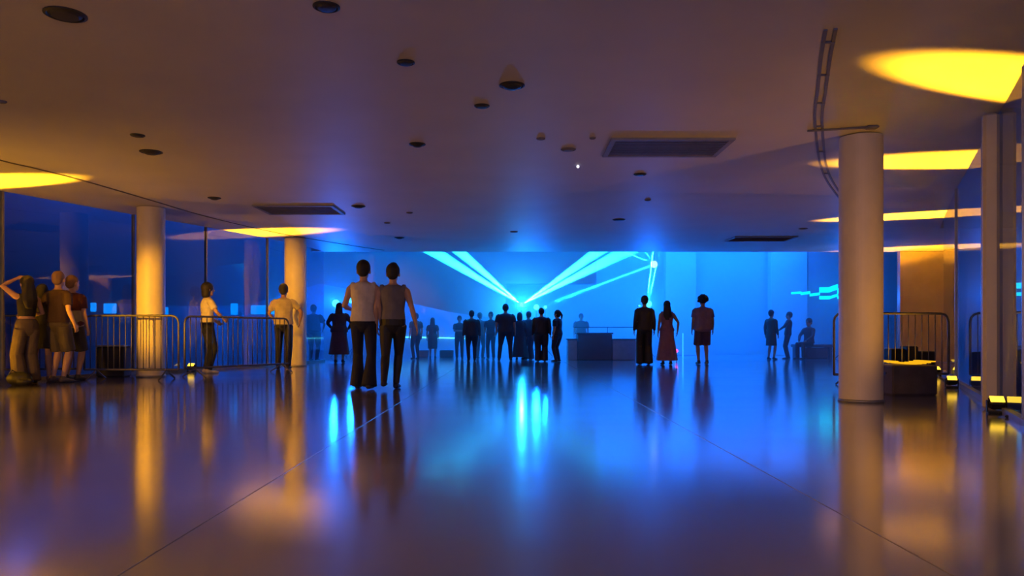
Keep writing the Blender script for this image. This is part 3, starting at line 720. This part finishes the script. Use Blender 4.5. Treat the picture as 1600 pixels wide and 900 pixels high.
    if hk != 'bald':
        hb = MB()
        if hk in ('short', 'crop_hair', 'quiff'):
            g = .008 if hk == 'crop_hair' else .015
            hb.ell(hp(0, -.018, .038), (.073 + g, .088 + g, .086 + g), mtx=hr); hb.ell(hp(0, -.046, -.008), (.064 + g * .6, .058 + g * .6, .07), mtx=hr)
            if hk == 'quiff': hb.ell(hp(0, .03, .115), (.05, .05, .035), mtx=hr)
        elif hk in ('long', 'bob', 'pony', 'bun'):
            hb.ell(hp(0, -.016, .036), (.09, .104, .1), mtx=hr); hb.ell(hp(0, -.04, -.02), (.084, .072, .085), mtx=hr)
            if hk == 'long': hb.tube([hp(0, -.045, -.02), hp(0, -.07, -.12), hp(0, -.1, -.24), hp(0, -.1, -.34)], [(.088, .06), (.1, .05), (.105, .042), (.07, .03)], 14, side=(1, 0, 0), wob=lambda p, th: .06 * math.sin(6 * th))
            if hk == 'bob': hb.tube([hp(0, -.03, .0), hp(0, -.04, -.11)], [(.096, .08), (.088, .066)], 14, side=(1, 0, 0))
            if hk == 'pony': hb.ell(hp(0, -.11, .04), (.035, .035, .035)); hb.tube([hp(0, -.12, .04), hp(0, -.16, -.04), hp(0, -.15, -.16)], [.026, .034, .015], 10)
            if hk == 'bun': hb.ell(hp(0, -.05, .135), (.045, .045, .04))
        elif hk == 'curly':
            for k in range(46):
                th = random.uniform(0, 6.28); ph2 = random.uniform(-.35, 1.5); q = Vector((math.cos(th) * math.cos(ph2) * .1, math.sin(th) * math.cos(ph2) * .105 - .02, math.sin(ph2) * .1 + .035))
                if q.y > .065 and q.z < .07: continue
                hb.ell(hp(*q), (.034, .034, .034), 8, 6)
            hb.ell(hp(0, -.02, .04), (.1, .105, .105), mtx=hr)
        big(hb)
        hb.build('hair', cloth(hcol, .7), t, voxel=.009)
    return t
BK = (.012, .012, .016); DJ = (.011, .013, .026)
# --- walking couple in the centre
person(568, 608, 409, 'left walker of the couple, in a pale sleeveless top and flared dark trousers', 0, ('tank', (.62, .56, .47), .93, .02), ('flare', DJ), ('short', (.015, .012, .01)), BK, 'amber', wide=1.0, voxel=.008,
       la={'w': (-.22, .27, 1.10), 'p': (-.35, -1, -.2)}, ra={'w': (.24, .02, .89), 'p': (.2, -1, 0)}, lf=(-.10, .10, .08), rf=(.10, -.12, .09))
person(614, 608, 414, 'right walker of the couple, in a grey fitted top and slim dark trousers', 2, ('tank', (.16, .15, .17), .98, .014), ('skinny', BK), ('quiff', (.015, .012, .01)), BK, 'amber', wide=1.06, voxel=.008,
       la={'w': (-.23, .02, .89)}, ra={'w': (.33, -.05, .90), 'p': (.3, -1, .1)}, lf=(-.10, -.20, .13), rf=(.03, .12, .08))
# --- man in beige by column, person in yellow
person(443, 577, 442, 'person in a loose beige shirt standing beside the far amber column', 8, ('tee', (.42, .36, .28), .93, .03), ('pants', BK), ('short', (.015, .012, .01)), BK, 'mid', voxel=.010, wide=1.03,
       ra={'w': (.31, .14, .98), 'p': (1, -.6, 0)}, la={'w': (-.20, .22, 1.0), 'p': (-1, -.7, 0)}, lf=(-.11, .02, .08), rf=(.10, -.04, .08), H=1.84)
person(324, 583, 446, 'dark haired person in a yellow lit tee leaning at the barrier between the left columns', -52, ('tee', (.60, .55, .42), .99, .016), ('pants', DJ), ('bob', (.015, .012, .012)), (.5, .48, .45), 'amber', fem=.6, voxel=.010,
       ra={'w': (.18, .26, 1.06), 'p': (1, -.6, 0)}, la={'w': (-.2, .22, 1.02), 'p': (-1, -.7, 0)}, H=1.76, dist=15.0)
# --- four friends at the left edge
person(42, 597, 431, 'woman in a black crop top with one arm raised over her head', 60, ('crop', (.015, .014, .016), 1.10, .008), ('wide', (.10, .075, .065)), ('long', (.015, .012, .012)), BK, 'amber', fem=1, voxel=.009,
       la={'w': (-.10, .10, 1.72), 'p': (-1, .6, .4), 'hd': (.8, -.3, .2)}, ra={'w': (.12, .24, 1.12), 'p': (1, -.7, -.4)}, dist=11.9, H=1.66)
person(66, 592, 447, 'dark haired woman in a short black dress behind the woman with the raised arm', 35, ('tank', (.016, .015, .02), .95, .012), ('skirt', (.016, .016, .022), .60, .18), ('long', (.015, .012, .012)), (.3, .2, .12), 'amber', fem=1, voxel=.010,
       la={'w': (-.2, .2, 1.0), 'p': (-1, -.7, 0)}, ra={'w': (.22, .25, 1.0), 'p': (1, -.7, -.2)}, dist=12.4, H=1.56)
person(91, 595, 424, 'shaven headed man in a dark maroon tee and khaki shorts', -18, ('tee', (.035, .016, .018), .95, .02), ('shorts', (.075, .06, .045)), ('crop_hair', (.25, .15, .08)), (.10, .08, .07), 'amber', wide=1.08, voxel=.010,
       la={'w': (-.20, .20, 1.13), 'p': (-1, -.6, -.3)}, ra={'w': (.28, .05, .92)}, dist=12.25, H=1.76, hyaw=20)
person(113, 590, 431, 'man in a maroon and cream colour block tee and dark shorts beside the barrier', -8, ('tee', (.10, .02, .025), .88, .03, (.34, .30, .20), 1.17), ('shorts', (.05, .05, .055)), ('crop_hair', (.22, .13, .07)), (.05, .05, .05), 'amber', wide=1.04, voxel=.010,
       dist=12.75, H=1.73, hyaw=-12)
# --- far hall, left part
person(490, 567, 477, 'silhouetted person with hands forward just right of the far amber column', -10, ('tee', BK, .93, .03), ('pants', DJ), voxel=.013, wide=1.27, ra={'w': (.25, .15, .98), 'p': (1, -.6, 0)}, dist=21.9, H=1.58)
person(530, 567, 474, 'silhouetted long haired person just left of the walking couple', 5, ('long', (.04, .03, .05), .9, .03), ('skirt', (.05, .03, .06), .25, .24), ('long', (.015, .012, .012)), fem=1, voxel=.013, wide=1.25, la={'w': (-.22, .15, 1.0), 'p': (-1, -.5, 0)}, ra={'w': (.25, .15, 1.0), 'p': (1, -.5, 0)})
person(650, 561, 490, 'slim silhouetted person half hidden behind the grey topped walker\'s hand', 40, ('tee', BK), ('pants', BK), voxel=.013, wide=1.17)
person(676, 560, 497, 'long haired woman in a knee length dress alone by the far wall', 0, ('tee', BK, .93), ('skirt', BK, .42, .17), ('long', (.015, .012, .012)), fem=1, voxel=.013, wide=1.17)
# --- crowd in front of the laser, left to right
person(718, 561, 494, 'silhouetted person with crossed arms at the left end of the crowd', 180, ('tee', BK), ('pants', BK), voxel=.013, la={'w': (.02, .20, 1.16), 'p': (-1, -.2, -.4)}, ra={'w': (-.02, .22, 1.13), 'p': (1, -.2, -.4)}, wide=1.1, faceon=True)
person(737, 564, 486, 'bulky silhouetted person second from the left of the crowd', 10, ('long', BK, .85, .03), ('pants', BK), voxel=.013, wide=1.25)
person(750, 561, 490, 'silhouetted person third from the left, close behind the bulky one', -20, ('tee', BK), ('pants', BK), voxel=.013, wide=1.15, dist=23.9)
person(767, 562, 488, 'silhouetted person with one elbow out, left of the tall man', 170, ('tee', BK), ('pants', BK), voxel=.013, la={'w': (-.22, .1, .95), 'p': (-1, -.4, 0)}, faceon=True)
person(790, 564, 476, 'tallest man in the crowd with legs apart, just left of the laser source', 0, ('tee', BK, .9, .035), ('pants', BK), voxel=.013, wide=1.27, lf=(-.2, 0, .08), rf=(.16, 0, .08))
person(812, 563, 489, 'silhouetted woman directly below the laser source', 0, ('long', BK, .85, .02), ('skirt', BK, .12, .24), ('bob', (.015, .012, .012)), fem=1, voxel=.013, wide=1.17)
person(826, 563, 488, 'silhouetted person leaning close to the woman below the laser', 25, ('long', BK, .85, .035), ('wide', BK), ('short', (.015, .012, .012)), voxel=.013, wide=1.25, dist=22.6)
person(846, 565, 482, 'silhouetted man below the small white stage lights', 0, ('long', BK, .88, .03), ('wide', BK), voxel=.013, wide=1.27)
person(871, 565, 485, 'silhouetted woman with a ponytail at the right end of the crowd', 60, ('tee', BK, .88, .02), ('pants', BK), ('pony', (.015, .012, .012)), fem=.8, voxel=.013, wide=1.25, ra={'w': (.24, .06, .87)})
person(908, 560, 499, 'person standing behind the dark bar counter, only head and shoulders showing', 180, ('tee', BK), ('pants', BK), voxel=.013, wide=1.25, dist=25.2, H=1.42, faceon=True)
# --- right part
person(1007, 570, 463, 'tall person in dark clothes with a stage light glowing beside the head', 0, ('long', BK, .86, .03), ('wide', BK), ('short', (.015, .012, .012)), voxel=.011, wide=1.05)
person(1042, 570, 471, 'long haired woman in a long mauve dress', 0, ('tank', (.22, .10, .16), .93, .02), ('skirt', (.24, .11, .17), .12, .27), ('long', (.02, .015, .015)), fem=1, voxel=.011, wide=1.08, ra={'w': (.30, .04, .92), 'p': (1, -.3, 0)})
person(1098, 569, 463, 'curly haired person in an oversized mauve tee and knee length shorts', 0, ('tee', (.26, .15, .20), .84, .055), ('shorts', (.08, .05, .09)), ('curly', (.02, .015, .015)), (.05, .04, .05), 'mid', voxel=.011, wide=1.12)
person(1205, 562, 485, 'faint silhouetted person in a knee length coat at the right, facing a friend', -50, ('long', BK, .9, .02), ('skirt', BK, .5, .2), voxel=.014)
person(1231, 561, 488, 'faint silhouetted person leaning toward the one in the knee length coat', 60, ('long', BK, .9, .02), ('pants', BK), voxel=.014, lean=-.08, la={'w': (-.22, .25, 1.1), 'p': (-1, -.5, 0)})
person(1264, 561, 510, 'faint seated figure on the low bench right of the two standing friends', 120, ('long', (.08, .05, .07), .93, .03), ('pants', BK), voxel=.014, sit=.42, lf=(-.12, .42, .08), rf=(.12, .42, .08), H=1.62, dist=23.4, la={'w': (-.15, .3, .6), 'p': (-1, -.3, -.2)}, ra={'w': (.15, .3, .6), 'p': (1, -.3, -.2)}, faceon=True)
# low bench and cases at far right
a = AT(1240, 550, 23.7); b = AT(1300, 550, 23.7)
t = thing('bench', 'low dark bench with cases under the glowing louvres', 'bench', ((a.x + b.x) / 2, 23.75, 0))
MB().box((0, 0, .40), (b.x - a.x, .42, .09), bev=.02).build('seat', 'desk_dark', t)
for sx in (-1, 1): MB().box((sx * (b.x - a.x) * .42, 0, .18), (.08, .38, .36)).build('leg', 'desk_dark', t)
MB().box((0.1, .02, .17), (.7, .3, .34), bev=.02).build('case', 'desk_dark', t)
